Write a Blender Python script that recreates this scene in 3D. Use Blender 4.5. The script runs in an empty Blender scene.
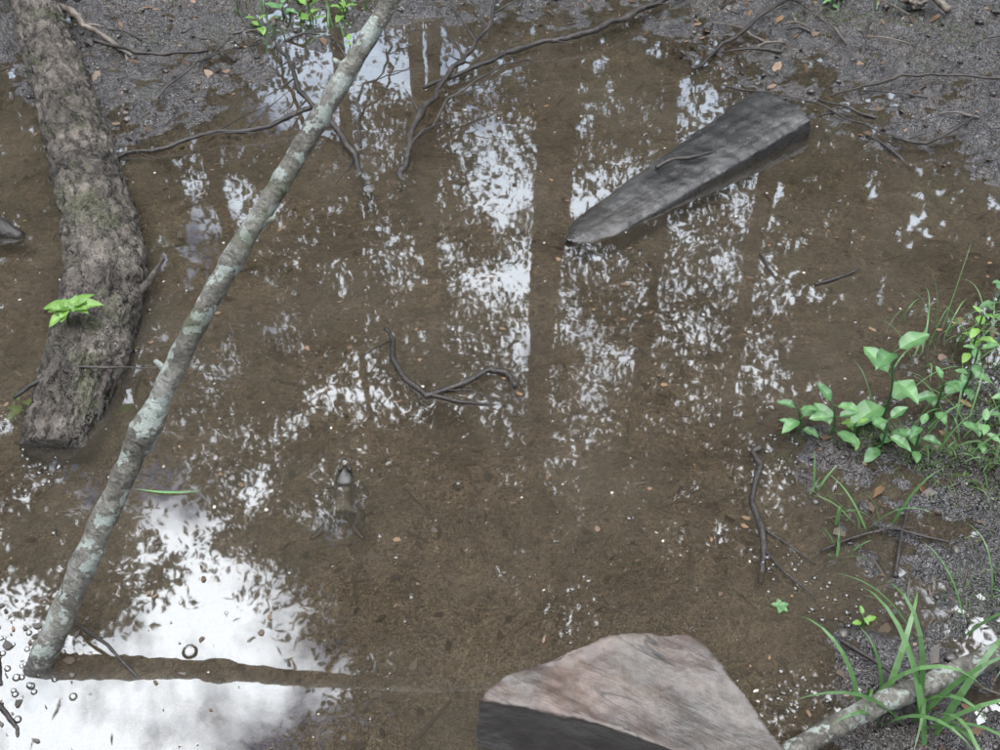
import bpy, math, random, bmesh
import numpy as np
from mathutils import Vector, noise as mn
R = math.radians
rng = np.random.default_rng(7)
random.seed(7)
scene = bpy.context.scene

# ------------------------------------------------------------------ helpers
def link(o):
    scene.collection.objects.link(o); return o
def mesh_obj(name, verts, faces, mat=None, smooth=True, parent=None, uv=None):
    me = bpy.data.meshes.new(name)
    me.from_pydata([tuple(v) for v in verts], [], [tuple(f) for f in faces])
    me.update()
    if smooth:
        me.polygons.foreach_set("use_smooth", [True]*len(me.polygons))
    o = link(bpy.data.objects.new(name, me))
    if mat: me.materials.append(mat)
    if parent: o.parent = parent
    return o
def quads_obj(name, V, nper, mat, parent=None, smooth=False, col=None):
    V = np.asarray(V, dtype=np.float32).reshape(-1, 3)
    n = len(V)//nper
    me = bpy.data.meshes.new(name)
    me.vertices.add(len(V)); me.vertices.foreach_set("co", V.ravel())
    me.loops.add(len(V)); me.loops.foreach_set("vertex_index", np.arange(len(V), dtype=np.int32))
    me.polygons.add(n)
    me.polygons.foreach_set("loop_start", np.arange(0, len(V), nper, dtype=np.int32))
    me.polygons.foreach_set("loop_total", np.full(n, nper, dtype=np.int32))
    if col is not None:
        col = np.asarray(col, dtype=np.float32)
        if len(col) != len(V): col = np.repeat(col, nper)
        a = me.attributes.new("tint", 'FLOAT', 'POINT')
        a.data.foreach_set("value", col)
    me.update(calc_edges=True)
    o = link(bpy.data.objects.new(name, me)); me.materials.append(mat)
    if parent: o.parent = parent
    return o
def empty(name, loc=(0,0,0)):
    e = link(bpy.data.objects.new(name, None)); e.empty_display_size = .1
    return e

def _h(ix, iy, s):
    n = (ix*374761393 + iy*668265263 + s*1442695041) & 0xffffffff
    n = ((n ^ (n >> 13))*1274126177) & 0xffffffff
    n = n ^ (n >> 16)
    return (n & 0xffff)/65535.0
def vnoise(x, y, s=0):
    x = np.asarray(x, float); y = np.asarray(y, float)
    ix = np.floor(x).astype(np.int64); iy = np.floor(y).astype(np.int64)
    fx = x-ix; fy = y-iy
    fx = fx*fx*(3-2*fx); fy = fy*fy*(3-2*fy)
    a = _h(ix, iy, s); b = _h(ix+1, iy, s); c = _h(ix, iy+1, s); d = _h(ix+1, iy+1, s)
    return (a+(b-a)*fx)*(1-fy)+(c+(d-c)*fx)*fy-.5
def fbm(x, y, s=0, o=4):
    t = 0; a = 1
    for i in range(o):
        c, sn = math.cos(i*.9+.4), math.sin(i*.9+.4)
        t = t+a*vnoise((c*x-sn*y)*2**i+i*13.7, (sn*x+c*y)*2**i-i*7.1, s+i); a *= .5
    return t

# ------------------------------------------------------------------ terrain height
SHORE = np.array([(-2.6,2.5),(-1.9,2.62),(-1.273,2.62),(-1.1,2.44),(-0.954,2.44),(-0.877,2.53),(-0.726,2.69),(-0.599,2.90),(-0.40,3.05),(-0.18,3.13),(0.03,3.20),
 (0.18,3.16),(0.34,3.17),(0.5,2.95),(0.65,2.749),(0.796,2.62),(0.911,2.382),(1.018,2.245),(1.169,2.19),(1.55,2.18),(1.415,1.962),
 (1.074,1.917),(0.957,1.786),(0.839,1.628),(0.705,1.486),(0.56,1.40),(0.51,1.31),(0.55,1.239),(0.575,1.153),(0.535,1.034),(0.48,0.892),
 (0.414,0.782),(0.364,0.60),(.25,.2),(-.2,-.2),(-1.6,-.2),(-2.6,.3),(-2.9,1.7)])
def sdist(x, y):
    x = np.asarray(x, float); y = np.asarray(y, float)
    d = np.full(x.shape, 1e9); inside = np.zeros(x.shape, bool)
    n = len(SHORE)
    for i in range(n):
        ax, ay = SHORE[i]; bx, by = SHORE[(i+1) % n]
        ex, ey = bx-ax, by-ay
        t = np.clip(((x-ax)*ex+(y-ay)*ey)/(ex*ex+ey*ey), 0, 1)
        dd = (x-ax-t*ex)**2+(y-ay-t*ey)**2
        d = np.minimum(d, dd)
        c = (ay > y) != (by > y)
        xi = (bx-ax)*(y-ay)/(by-ay if by != ay else 1e-9)+ax
        inside ^= c & (x < xi)
    d = np.sqrt(d)
    return np.where(inside, -d, d)
def ground_h(x, y):
    s = sdist(x, y)
    s = s + .16*fbm(x*3.5, y*3.5, 3, 3)
    land = np.clip(s, 0, None); wat = np.clip(-s, 0, None)
    base = -.005 + .038*land/(1+.8*land)
    base = np.where(s > 0, base, -.005-.047*(1-np.exp(-wat*5)))
    lf = np.clip((s+.14)/.22, 0, 1)
    lump = fbm(x*13, y*13, 11, 2); fine = fbm(x*36, y*36, 21, 3)
    nz = .024*lump + .026*fine + .014*np.abs(fbm(x*22, y*22, 71, 2))
    nzw = .014*fbm(x*6, y*6, 31, 3)+.005*fbm(x*40, y*40, 41, 2)
    nz = nz + .035*np.exp(-(((x-.86)/.10)**2+((y-1.27)/.07)**2))*(1+1.2*fine) + .02*np.exp(-(((x-.60)/.06)**2+((y-1.345)/.035)**2))
    far = np.clip((np.hypot(x, y-1.5)-3)/6, 0, 1)
    return base + nz*lf*(1-far) + nzw*(1-lf) + far*(.25*fbm(x*.25, y*.25, 51, 3)+.12)
def gh(x, y): return float(ground_h(np.array([x]), np.array([y]))[0])

# ------------------------------------------------------------------ node helpers
def newmat(name):
    m = bpy.data.materials.new(name); m.use_nodes = True
    nt = m.node_tree; nt.nodes.clear()
    out = nt.nodes.new('ShaderNodeOutputMaterial')
    return m, nt, out
def N(nt, t, **kw):
    n = nt.nodes.new(t)
    for k, v in kw.items():
        if k in n.inputs: n.inputs[k].default_value = v
        else: setattr(n, k, v)
    return n
def L(nt, a, b): nt.links.new(a, b)
def ramp(nt, fac, stops):
    r = nt.nodes.new('ShaderNodeValToRGB'); e = r.color_ramp.elements
    while len(e) < len(stops): e.new(.5)
    for i, (p, c) in enumerate(stops):
        e[i].position = p; e[i].color = (c if len(c) == 4 else (*c, 1))
    if fac is not None: L(nt, fac, r.inputs[0])
    return r
def noise(nt, vec, scale, detail=5, rough=.6, dist=0):
    n = N(nt, 'ShaderNodeTexNoise'); n.inputs['Scale'].default_value = scale
    n.inputs['Detail'].default_value = detail; n.inputs['Roughness'].default_value = rough
    n.inputs['Distortion'].default_value = dist
    if vec is not None: L(nt, vec, n.inputs['Vector'])
    return n
def mixc(nt, fac, a, b, mode='MIX'):
    m = nt.nodes.new('ShaderNodeMix'); m.data_type = 'RGBA'; m.blend_type = mode
    for s, v in ((0, fac), (6, a), (7, b)):
        if hasattr(v, 'is_linked'): L(nt, v, m.inputs[s])
        elif s == 0: m.inputs[0].default_value = v
        else: m.inputs[s].default_value = (*v, 1) if len(v) == 3 else v
    return m.outputs[2]
def bump(nt, h, strength, dist, prev=None):
    b = nt.nodes.new('ShaderNodeBump'); b.inputs['Strength'].default_value = strength
    b.inputs['Distance'].default_value = dist; L(nt, h, b.inputs['Height'])
    if prev is not None: L(nt, prev, b.inputs['Normal'])
    return b.outputs[0]
def maprange(nt, v, a, b, c=0., d=1.):
    m = nt.nodes.new('ShaderNodeMapRange')
    for i, x in enumerate((a, b, c, d)): m.inputs[i+1].default_value = x
    L(nt, v, m.inputs[0]); return m.outputs[0]
def math_n(nt, op, a, b=None):
    m = nt.nodes.new('ShaderNodeMath'); m.operation = op
    for i, v in enumerate((a, b)):
        if v is None: continue
        if isinstance(v, (int, float)): m.inputs[i].default_value = v
        else: L(nt, v, m.inputs[i])
    return m.outputs[0]

def mat_ground():
    m, nt, out = newmat("mud")
    g = N(nt, 'ShaderNodeNewGeometry'); pos = g.outputs['Position']
    sx = N(nt, 'ShaderNodeSeparateXYZ'); L(nt, pos, sx.inputs[0]); z = sx.outputs[2]
    n1 = noise(nt, pos, 3.5, 3, .65); n2 = noise(nt, pos, 24, 4, .7); n3 = noise(nt, pos, 120, 3, .8)
    silt = ramp(nt, n2.outputs[0], [(.3, (.070,.057,.041)), (.5, (.130,.109,.080)), (.7, (.195,.168,.128))])
    dark = ramp(nt, n1.outputs[0], [(.35, (.5,.48,.45)), (.58, (1,1,1))])
    silt = mixc(nt, .85, silt.outputs[0], dark.outputs[0], 'MULTIPLY')
    mud = ramp(nt, n2.outputs[0], [(.32, (.010,.008,.008)), (.5, (.030,.026,.027)), (.70, (.064,.058,.058))])
    fine = ramp(nt, n3.outputs[0], [(.38, (.3,.3,.3)), (.62, (1.5,1.42,1.35))])
    mudc = mixc(nt, .9, mud.outputs[0], fine.outputs[0], 'MULTIPLY')
    brn = maprange(nt, n1.outputs[0], .48, .62)
    mudc = mixc(nt, math_n(nt, 'MULTIPLY', brn, .55), mudc, mixc(nt, 1., fine.outputs[0], (.056,.041,.029), 'MULTIPLY'))
    gn = noise(nt, pos, 4.5, 3, .7)
    gm = maprange(nt, gn.outputs[0], .56, .68)
    mudc = mixc(nt, math_n(nt, 'MULTIPLY', gm, .5), mudc, (.028,.035,.014))
    landf = maprange(nt, z, -.02, .004)
    silt = mixc(nt, .6, silt, fine.outputs[0], 'MULTIPLY')
    col = mixc(nt, landf, silt, mudc)
    fl = maprange(nt, z, .12, .25)
    lf = ramp(nt, n2.outputs[0], [(.3, (.03,.025,.015)), (.6, (.09,.06,.035)), (.8, (.06,.08,.03))])
    col = mixc(nt, fl, col, lf.outputs[0])
    b = N(nt, 'ShaderNodeBsdfPrincipled'); L(nt, col, b.inputs['Base Color'])
    L(nt, maprange(nt, gn.outputs[0], .38, .66, .03, .26), b.inputs['Roughness'])
    b.inputs['IOR'].default_value = 1.65
    b.inputs['Specular IOR Level'].default_value = .9
    bb = bump(nt, n2.outputs[0], 1., .045)
    bb = bump(nt, n3.outputs[0], 1., .012, bb)
    L(nt, bb, b.inputs['Normal']); L(nt, b.outputs[0], out.inputs[0])
    return m

def mat_water():
    m, nt, out = newmat("pond_water")
    g = N(nt, 'ShaderNodeNewGeometry'); pos = g.outputs['Position']
    w1 = noise(nt, pos, 5, 1, .5); w2 = noise(nt, pos, 38, 1, .5)
    nb = bump(nt, w1.outputs[0], .05, .01); nb = bump(nt, w2.outputs[0], .035, .0008, nb)
    gl = N(nt, 'ShaderNodeBsdfGlossy'); gl.inputs['Roughness'].default_value = .020
    gl.inputs['Color'].default_value = (.93,.97,1,1); L(nt, nb, gl.inputs['Normal'])
    tr = N(nt, 'ShaderNodeBsdfTransparent'); tr.inputs[0].default_value = (.88,.82,.73,1)
    df = N(nt, 'ShaderNodeBsdfDiffuse')
    tn = noise(nt, pos, 2.2, 4, .6)
    tc = ramp(nt, tn.outputs[0], [(.3, (.062,.052,.039)), (.7, (.095,.081,.062))])
    L(nt, tc.outputs[0], df.inputs[0])
    mb = N(nt, 'ShaderNodeMixShader')
    L(nt, maprange(nt, tn.outputs[0], .35, .65, .12, .34), mb.inputs[0])
    L(nt, tr.outputs[0], mb.inputs[1]); L(nt, df.outputs[0], mb.inputs[2])
    fr = N(nt, 'ShaderNodeFresnel'); fr.inputs['IOR'].default_value = 1.78; L(nt, nb, fr.inputs['Normal'])
    mx = N(nt, 'ShaderNodeMixShader'); L(nt, fr.outputs[0], mx.inputs[0])
    L(nt, mb.outputs[0], mx.inputs[1]); L(nt, gl.outputs[0], mx.inputs[2])
    L(nt, mx.outputs[0], out.inputs[0])
    return m

def sc(c, k): return tuple(v*k for v in c)
def mat_bark(name, c0, c1, c2, scale=1., moss=0., lichen=0., bstr=.8, bdist=.006, rough=.6, spec=.5, stretch=3., crack=1., cells=38, lic=(.33,.37,.31)):
    m, nt, out = newmat(name)
    uv = N(nt, 'ShaderNodeUVMap'); uv.uv_map = "UVMap"
    mp = N(nt, 'ShaderNodeMapping'); mp.inputs['Scale'].default_value = (1, 1/stretch, 1); L(nt, uv.outputs[0], mp.inputs[0])
    g = N(nt, 'ShaderNodeNewGeometry'); pos = g.outputs['Position']
    wob = noise(nt, pos, 25*scale, 4)
    vv = N(nt, 'ShaderNodeVectorMath', operation='SCALE'); L(nt, wob.outputs[1], vv.inputs[0]); vv.inputs['Scale'].default_value = .035/scale
    va = N(nt, 'ShaderNodeVectorMath', operation='ADD'); L(nt, mp.outputs[0], va.inputs[0]); L(nt, vv.outputs[0], va.inputs[1])
    n1 = noise(nt, pos, 9*scale, 5, .65); n2 = noise(nt, pos, 110*scale, 4, .7)
    n3 = noise(nt, va.outputs[0], 60*scale, 5, .7)
    c = ramp(nt, n1.outputs[0], [(.35, c0), (.5, c1), (.65, c2)]).outputs[0]
    f = ramp(nt, n3.outputs[0], [(.34, (.3,.28,.26)), (.64, (1.5,1.5,1.5))]).outputs[0]
    c = mixc(nt, .9, c, f, 'MULTIPLY')
    nb = bump(nt, n3.outputs[0], bstr, bdist)
    if crack:
        vo = N(nt, 'ShaderNodeTexVoronoi'); vo.feature = 'DISTANCE_TO_EDGE'; vo.inputs['Scale'].default_value = cells*scale; L(nt, va.outputs[0], vo.inputs[0])
        ck = maprange(nt, vo.outputs[0], 0., .10, 1., 0.)
        ck = math_n(nt, 'MULTIPLY', ck, maprange(nt, n1.outputs[0], .35, .6, 1., .3))
        c = mixc(nt, math_n(nt, 'MULTIPLY', ck, crack), c, sc(c0, .15))
        nb = bump(nt, maprange(nt, vo.outputs[0], 0, .2), .9, bdist, nb)
    if lichen:
        dn = noise(nt, pos, 15, 5, .75); dm = maprange(nt, dn.outputs[0], .50, .58)
        c = mixc(nt, math_n(nt, 'MULTIPLY', dm, .7), c, (.04,.033,.026))
        ln = noise(nt, pos, 30, 4, .65); lm = maprange(nt, ln.outputs[0], .62-.1*lichen, .65-.1*lichen)
        c = mixc(nt, math_n(nt, 'MULTIPLY', lm, .8), c, lic)
    if moss:
        mo = noise(nt, pos, 7, 4, .75); mm = maprange(nt, mo.outputs[0], .58-.1*moss, .66-.1*moss)
        c = mixc(nt, math_n(nt, 'MULTIPLY', mm, .5), c, (.05,.06,.018))
    sx = N(nt, 'ShaderNodeSeparateXYZ'); L(nt, pos, sx.inputs[0])
    wz = math_n(nt, 'ADD', sx.outputs[2], math_n(nt, 'MULTIPLY', n1.outputs[0], -.03))
    wet = maprange(nt, wz, -.012, .02, 1., 0.)
    c = mixc(nt, math_n(nt, 'MULTIPLY', wet, .75), c, (.014,.011,.009))
    b = N(nt, 'ShaderNodeBsdfPrincipled'); L(nt, c, b.inputs['Base Color'])
    L(nt, maprange(nt, wet, 0, 1, rough, .2), b.inputs['Roughness'])
    b.inputs['Specular IOR Level'].default_value = spec
    nb = bump(nt, n2.outputs[0], .8, .003, nb)
    L(nt, nb, b.inputs['Normal']); L(nt, b.outputs[0], out.inputs[0])
    return m

def mat_wood(name, c0, c1, c2, axis, scale=1., rough=.5, spec=.5, bands=45., crackw=.02, sidec=(.03,.026,.024), fibre=.07, gmix=.85, stain=None):
    m, nt, out = newmat(name)
    g = N(nt, 'ShaderNodeNewGeometry'); pos = g.outputs['Position']
    mp = N(nt, 'ShaderNodeMapping'); mp.vector_type = 'POINT'
    mp.inputs['Rotation'].default_value = (0, 0, -axis); L(nt, pos, mp.inputs[0])
    ms = N(nt, 'ShaderNodeMapping'); ms.inputs['Scale'].default_value = (fibre, 1, 1); L(nt, mp.outputs[0], ms.inputs[0])
    n1 = noise(nt, ms.outputs[0], bands*scale, 6, .7, .4); n0 = noise(nt, pos, 9*scale, 5, .65); n2 = noise(nt, pos, 80, 5, .75)
    c = ramp(nt, n0.outputs[0], [(.36, c0), (.5, c1), (.62, c2)]).outputs[0]
    if stain:
        ns = noise(nt, pos, 4.2, 4, .6); c = mixc(nt, maprange(nt, ns.outputs[0], .44, .58), c, mixc(nt, .5, c, stain))
    f = ramp(nt, n1.outputs[0], [(.34, (.3,.3,.31)), (.5, (.9,.9,.9)), (.66, (1.35,1.35,1.35))]).outputs[0]
    c = mixc(nt, gmix, c, f, 'MULTIPLY')
    crackn = noise(nt, ms.outputs[0], 16*scale, 3, .5)
    cm = maprange(nt, math_n(nt, 'ABSOLUTE', math_n(nt, 'SUBTRACT', crackn.outputs[0], .5)), .0, crackw, .85, 0.)
    cm = math_n(nt, 'MULTIPLY', cm, maprange(nt, n0.outputs[0], .42, .52))
    c = mixc(nt, cm, c, (.010,.008,.007))
    s = ramp(nt, n2.outputs[0], [(.35, (.5,.5,.5)), (.6, (1.15,1.15,1.15))]).outputs[0]
    c = mixc(nt, .75, c, s, 'MULTIPLY')
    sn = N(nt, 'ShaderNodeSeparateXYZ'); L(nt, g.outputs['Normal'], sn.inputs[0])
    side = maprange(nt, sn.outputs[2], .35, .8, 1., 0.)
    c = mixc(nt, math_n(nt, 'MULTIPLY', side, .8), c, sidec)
    sx = N(nt, 'ShaderNodeSeparateXYZ'); L(nt, pos, sx.inputs[0])
    wet = maprange(nt, math_n(nt, 'ADD', sx.outputs[2], math_n(nt, 'MULTIPLY', n0.outputs[0], -.03)), -.012, .012, 1., 0.)
    c = mixc(nt, math_n(nt, 'MULTIPLY', wet, .75), c, (.02,.016,.012))
    b = N(nt, 'ShaderNodeBsdfPrincipled'); L(nt, c, b.inputs['Base Color'])
    rr = maprange(nt, n0.outputs[0], .35, .65, rough-.15, rough+.15)
    L(nt, rr, b.inputs['Roughness']); b.inputs['Specular IOR Level'].default_value = spec
    nb = bump(nt, n1.outputs[0], .8, .004); nb = bump(nt, n2.outputs[0], .6, .0025, nb)
    L(nt, nb, b.inputs['Normal']); L(nt, b.outputs[0], out.inputs[0])
    return m

def mat_leaf(name, a, b_, rough=.4, trans=.35, spec=.5, nz=.9):
    m, nt, out = newmat(name)
    at = N(nt, 'ShaderNodeAttribute'); at.attribute_name = "tint"
    g = N(nt, 'ShaderNodeNewGeometry')
    n = noise(nt, g.outputs['Position'], 60, 3, .6)
    f = math_n(nt, 'ADD', at.outputs['Fac'], math_n(nt, 'MULTIPLY', math_n(nt, 'SUBTRACT', n.outputs[0], .5), nz))
    c = ramp(nt, f, [(0, a), (1, b_)]).outputs[0]
    b = N(nt, 'ShaderNodeBsdfPrincipled'); L(nt, c, b.inputs['Base Color']); b.inputs['Roughness'].default_value = rough
    b.inputs['Specular IOR Level'].default_value = spec
    L(nt, bump(nt, n.outputs[0], .4, .003), b.inputs['Normal'])
    if trans:
        t = N(nt, 'ShaderNodeBsdfTranslucent'); L(nt, mixc(nt, .3, c, (.12,.2,.02)), t.inputs[0])
        x = N(nt, 'ShaderNodeMixShader'); x.inputs[0].default_value = trans
        L(nt, b.outputs[0], x.inputs[1]); L(nt, t.outputs[0], x.inputs[2]); L(nt, x.outputs[0], out.inputs[0])
    else: L(nt, b.outputs[0], out.inputs[0])
    return m
def mat_simple_leaf(name, a, b_):
    m, nt, out = newmat(name)
    at = N(nt, 'ShaderNodeAttribute'); at.attribute_name = "tint"
    d = N(nt, 'ShaderNodeBsdfDiffuse'); L(nt, ramp(nt, at.outputs['Fac'], [(0, a), (1, b_)]).outputs[0], d.inputs[0])
    L(nt, d.outputs[0], out.inputs[0]); return m
def mat_simple_bark(name):
    m, nt, out = newmat(name)
    g = N(nt, 'ShaderNodeNewGeometry'); n = noise(nt, g.outputs['Position'], 8, 3)
    d = N(nt, 'ShaderNodeBsdfDiffuse'); L(nt, ramp(nt, n.outputs[0], [(.35, (.03,.025,.02)), (.65, (.09,.08,.065))]).outputs[0], d.inputs[0])
    L(nt, d.outputs[0], out.inputs[0]); return m

M_mud = mat_ground(); M_water = mat_water()
M_log = mat_bark("log_bark", (.042,.033,.026), (.080,.066,.053), (.15,.13,.110), 1., moss=.4, bdist=.016, bstr=1., stretch=2.6, crack=.95, cells=30)
M_pole = mat_bark("pole_bark", (.062,.057,.045), (.11,.105,.088), (.16,.158,.143), 1.3, moss=.2, lichen=.95, bstr=.8, bdist=.006, rough=.6, stretch=.6, crack=0, lic=(.23,.26,.235))
M_twig = mat_bark("twig_bark", (.010,.008,.007), (.022,.017,.014), (.048,.038,.032), 2., bstr=.6, bdist=.002, rough=.4, crack=0)
M_twigl = mat_bark("pale_twig_bark", (.06,.048,.037), (.10,.084,.068), (.16,.135,.11), 2., bstr=.6, bdist=.002, rough=.5, crack=0)
M_tree = mat_simple_bark("tree_bark")
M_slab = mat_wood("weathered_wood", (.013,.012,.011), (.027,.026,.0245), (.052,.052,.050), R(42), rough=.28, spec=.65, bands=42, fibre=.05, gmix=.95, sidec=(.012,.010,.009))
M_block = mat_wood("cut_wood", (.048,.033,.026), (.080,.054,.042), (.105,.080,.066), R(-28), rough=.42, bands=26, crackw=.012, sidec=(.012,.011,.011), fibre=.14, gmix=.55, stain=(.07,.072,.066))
M_leafG = mat_leaf("broad_leaf_green", (.025,.085,.028), (.12,.24,.09), .33, .25, nz=.7)
M_leafY = mat_leaf("fresh_leaf_green", (.07,.16,.025), (.18,.33,.07), .4, .35, nz=.7)
M_grass = mat_leaf("grass_green", (.035,.09,.025), (.10,.20,.07), .4, .25)
M_moss = mat_leaf("moss_green", (.018,.038,.009), (.06,.10,.022), .7, .2)
M_crown = mat_simple_leaf("tree_foliage", (.02,.04,.012), (.05,.09,.025))
M_litter = mat_leaf("dead_leaf", (.02,.013,.009), (.16,.095,.05), .4, 0)
M_litterD = mat_leaf("sodden_leaf", (.010,.008,.006), (.065,.048,.033), .5, 0)
M_litterW = mat_leaf("pale_fleck", (.20,.18,.15), (.42,.40,.36), .5, 0)

# ------------------------------------------------------------------ ground & water
def build_ground():
    n = 760
    u = np.linspace(-1, 1, n)
    def warp(u, core, half):
        return np.where(np.abs(u) < half, u/half*core, np.sign(u)*(core*np.exp((np.abs(u)-half)/(1-half)*math.log(1500/core))))
    xs = warp(u, 1.85, .86); ys = warp(u, 1.45, .84)+2.0
    X, Y = np.meshgrid(xs, ys)
    Z = ground_h(X, Y)
    V = np.stack([X, Y, Z], -1).reshape(-1, 3).astype(np.float32)
    i = np.arange(n*n).reshape(n, n)
    F = np.stack([i[:-1,:-1], i[:-1,1:], i[1:,1:], i[1:,:-1]], -1).reshape(-1, 4)
    me = bpy.data.meshes.new("ground")
    me.vertices.add(len(V)); me.vertices.foreach_set("co", V.ravel())
    me.loops.add(F.size); me.loops.foreach_set("vertex_index", F.ravel().astype(np.int32))
    me.polygons.add(len(F)); me.polygons.foreach_set("loop_start", np.arange(0, F.size, 4, dtype=np.int32))
    me.polygons.foreach_set("loop_total", np.full(len(F), 4, dtype=np.int32))
    me.polygons.foreach_set("use_smooth", np.ones(len(F), bool))
    me.update(calc_edges=True); me.materials.append(M_mud)
    link(bpy.data.objects.new("ground", me))
build_ground()
mesh_obj("water", [(-3.6,-.8,0),(2.6,-.8,0),(2.6,4.2,0),(-3.6,4.2,0)], [(0,1,2,3)], M_water)

# ------------------------------------------------------------------ tubes
def catmull(P, n):
    P = [Vector(p) for p in P]
    P = [P[0]*2-P[1]]+P+[P[-1]*2-P[-2]]
    out = []
    m = len(P)-3
    for i in range(n+1):
        t = i/n*m; k = min(int(t), m-1); t -= k
        a, b, c, d = P[k:k+4]
        out.append(.5*((2*b)+(c-a)*t+(2*a-5*b+4*c-d)*t*t+(3*b-a-3*c+d)*t**3))
    return out
def polyline(P, n):
    P = [Vector(p) for p in P]; m = len(P)-1; out = []
    for i in range(n+1):
        t = i/n*m; k = min(int(t), m-1); out.append(P[k].lerp(P[k+1], t-k))
    return out
def tube(name, path, radii, mat, seg=12, n=40, amp=0., fr=20., parent=None, flat=1., cap_round=.6, kn=0., kink=False, fine=0.):
    pts = polyline(path, n) if kink else catmull(path, n)
    rr = np.interp(np.linspace(0, 1, n+1), np.linspace(0, 1, len(radii)), radii)
    V = []; F = []; UV = []
    T = [(pts[min(i+1, n)]-pts[max(i-1, 0)]).normalized() for i in range(n+1)]
    ref = Vector((0, 0, 1)) if abs(T[0].z) < .9 else Vector((1, 0, 0))
    S = T[0].cross(ref).normalized()
    dist = 0; ds = [0]
    for i in range(n+1):
        S = (S-T[i]*S.dot(T[i])).normalized(); U = S.cross(T[i]).normalized()
        if i: dist += (pts[i]-pts[i-1]).length; ds.append(dist)
        kk = 1+(kn*max(0, mn.noise(pts[i]*9)-.25)*3 if kn else 0)
        for j in range(seg):
            a = 2*math.pi*j/seg
            d = S*math.cos(a)+U*math.sin(a)*flat
            r = rr[i]*kk
            if amp:
                q = pts[i]+d*r
                r *= 1+amp*(mn.noise(q*fr)+.5*mn.noise(q*fr*2.3)+.35*mn.noise(q*fr*5.1))
                if fine:
                    w_ = Vector((a*rr[i]*70, dist*26, 0)); rd = abs(mn.noise(w_))+.5*abs(mn.noise(w_*2.1))
                    r += fine*(min(rd, .35)-.2)
            V.append(pts[i]+d*r)
    rm = float(np.mean(rr))
    for i in range(n):
        for j in range(seg):
            F.append((i*seg+j, i*seg+(j+1) % seg, (i+1)*seg+(j+1) % seg, (i+1)*seg+j))
            a0 = 2*math.pi*rm*j/seg; a1 = 2*math.pi*rm*(j+1)/seg
            UV += [(a0, ds[i]), (a1, ds[i]), (a1, ds[i+1]), (a0, ds[i+1])]
    for end, sgn in ((0, -1), (n, 1)):
        c = len(V); V.append(pts[end]+T[end]*sgn*rr[end]*cap_round)
        for j in range(seg):
            a = end*seg+j; b = end*seg+(j+1) % seg
            F.append((b, a, c) if sgn < 0 else (a, b, c))
            UV += [(0, 0), (.01, 0), (.005, .01)]
    o = mesh_obj(name, V, F, mat, parent=parent)
    uvl = o.data.uv_layers.new(name="UVMap")
    uvl.data.foreach_set("uv", np.array(UV, dtype=np.float32).ravel())
    return o

log = tube("fallen_log", [(-1.60,3.75,.07),(-1.469,3.402,.06),(-1.325,3.038,.05),(-1.136,2.615,.035),(-.965,2.224,.025),(-.850,1.942,.02),(-.800,1.703,.018),(-.790,1.524,.008),(-.800,1.37,-.026)],
     [.062,.063,.065,.068,.074,.080,.077,.072,.058], M_log, seg=88, n=460, amp=.09, fr=20, cap_round=.15, fine=.028)
tube("side_branch", [(-.77,1.72,.02),(-.725,1.80,.03),(-.715,1.90,.02)], [.011,.008,.004], M_log, seg=12, n=20, amp=.15, fr=40, parent=log)

pole_path = [(-.70,.893,-.05),(-.677,.917,0),(-.642,.953,.061),(-.558,1.046,.208),(-.478,1.125,.34),(-.391,1.20,.476),(-.267,1.294,.64),(-.143,1.389,.805),(.05,1.55,1.07),(.35,1.79,1.5),(.75,2.10,2.1),(1.25,2.5,2.9)]
pole = tube("leaning_pole", pole_path, [.021,.020,.019,.0175,.016,.015,.0135,.012,.011,.009,.007,.003], M_pole, seg=24, n=400, amp=.14, fr=40, kn=.3)
for k, (p, d, l) in enumerate([((-.60,.998,.135),(.7,.1,.5),.035),((-.46,1.145,.37),(-.6,.2,.6),.03),((-.33,1.245,.555),(.7,-.1,.3),.03),((-.20,1.345,.727),(-.6,.3,.4),.025),((.0,1.505,1.0),(.8,.2,.4),.3)]):
    p = Vector(p); d = Vector(d).normalized()
    tube("knot_stub_%d" % k, [p, p+d*l*.5, p+d*l], [.007,.005,.003], M_pole, seg=8, n=8, amp=.1, fr=60, parent=pole)

br = tube("dead_branch", [(.30,.69,.035),(.34,.718,.04),(.392,.754,.05),(.507,.813,.055),(.601,.852,.055),(.715,.901,.06),(.82,.952,.07),(1.1,1.05,.09)],
     [.010,.013,.014,.015,.0155,.016,.017,.02], M_pole, seg=24, n=160, amp=.12, fr=40, kn=.3)

def twig(path, r0, r1, mat=None, name="twig", n=None, side=0, sc=.66):
    r0 *= sc; r1 *= sc
    p = [Vector(q) for q in path]
    L_ = sum((p[i+1]-p[i]).length for i in range(len(p)-1))
    q = catmull(p, max(4, int(L_/.04)))
    w_ = min(.009, L_*.03)
    q = [v+Vector((random.uniform(-1, 1), random.uniform(-1, 1), random.uniform(-.4, .4)))*w_ for v in q]
    rad = [r0*(1-t)+r1*t for t in np.linspace(0, 1, 9)]; rad = [r*random.uniform(.8, 1.2) for r in rad]
    o = tube(name, q, rad, mat or M_twig, seg=8, n=max(16, int(L_/.006)), amp=.35, fr=70, kink=True, kn=.5)
    for s in range(side):
        i = random.randrange(1, len(q)-1); d = (q[i+1]-q[i-1]).normalized()
        sd = d.cross(Vector((0, 0, 1)))*random.choice((-1, 1)); l = random.uniform(.05, .18)
        e = q[i]+(d*.8+sd*.7+Vector((0, 0, random.uniform(-.05, .3))))*l
        tube("side_shoot_%d" % s, [q[i], (q[i]+e)/2+sd*l*random.uniform(-.15,.15)+Vector((0, 0, .004)), e], [r0*.5, r0*.4, r0*.2], mat or M_twig, seg=6, n=14, amp=.3, fr=70, parent=o, kink=True)
    return o
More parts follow.
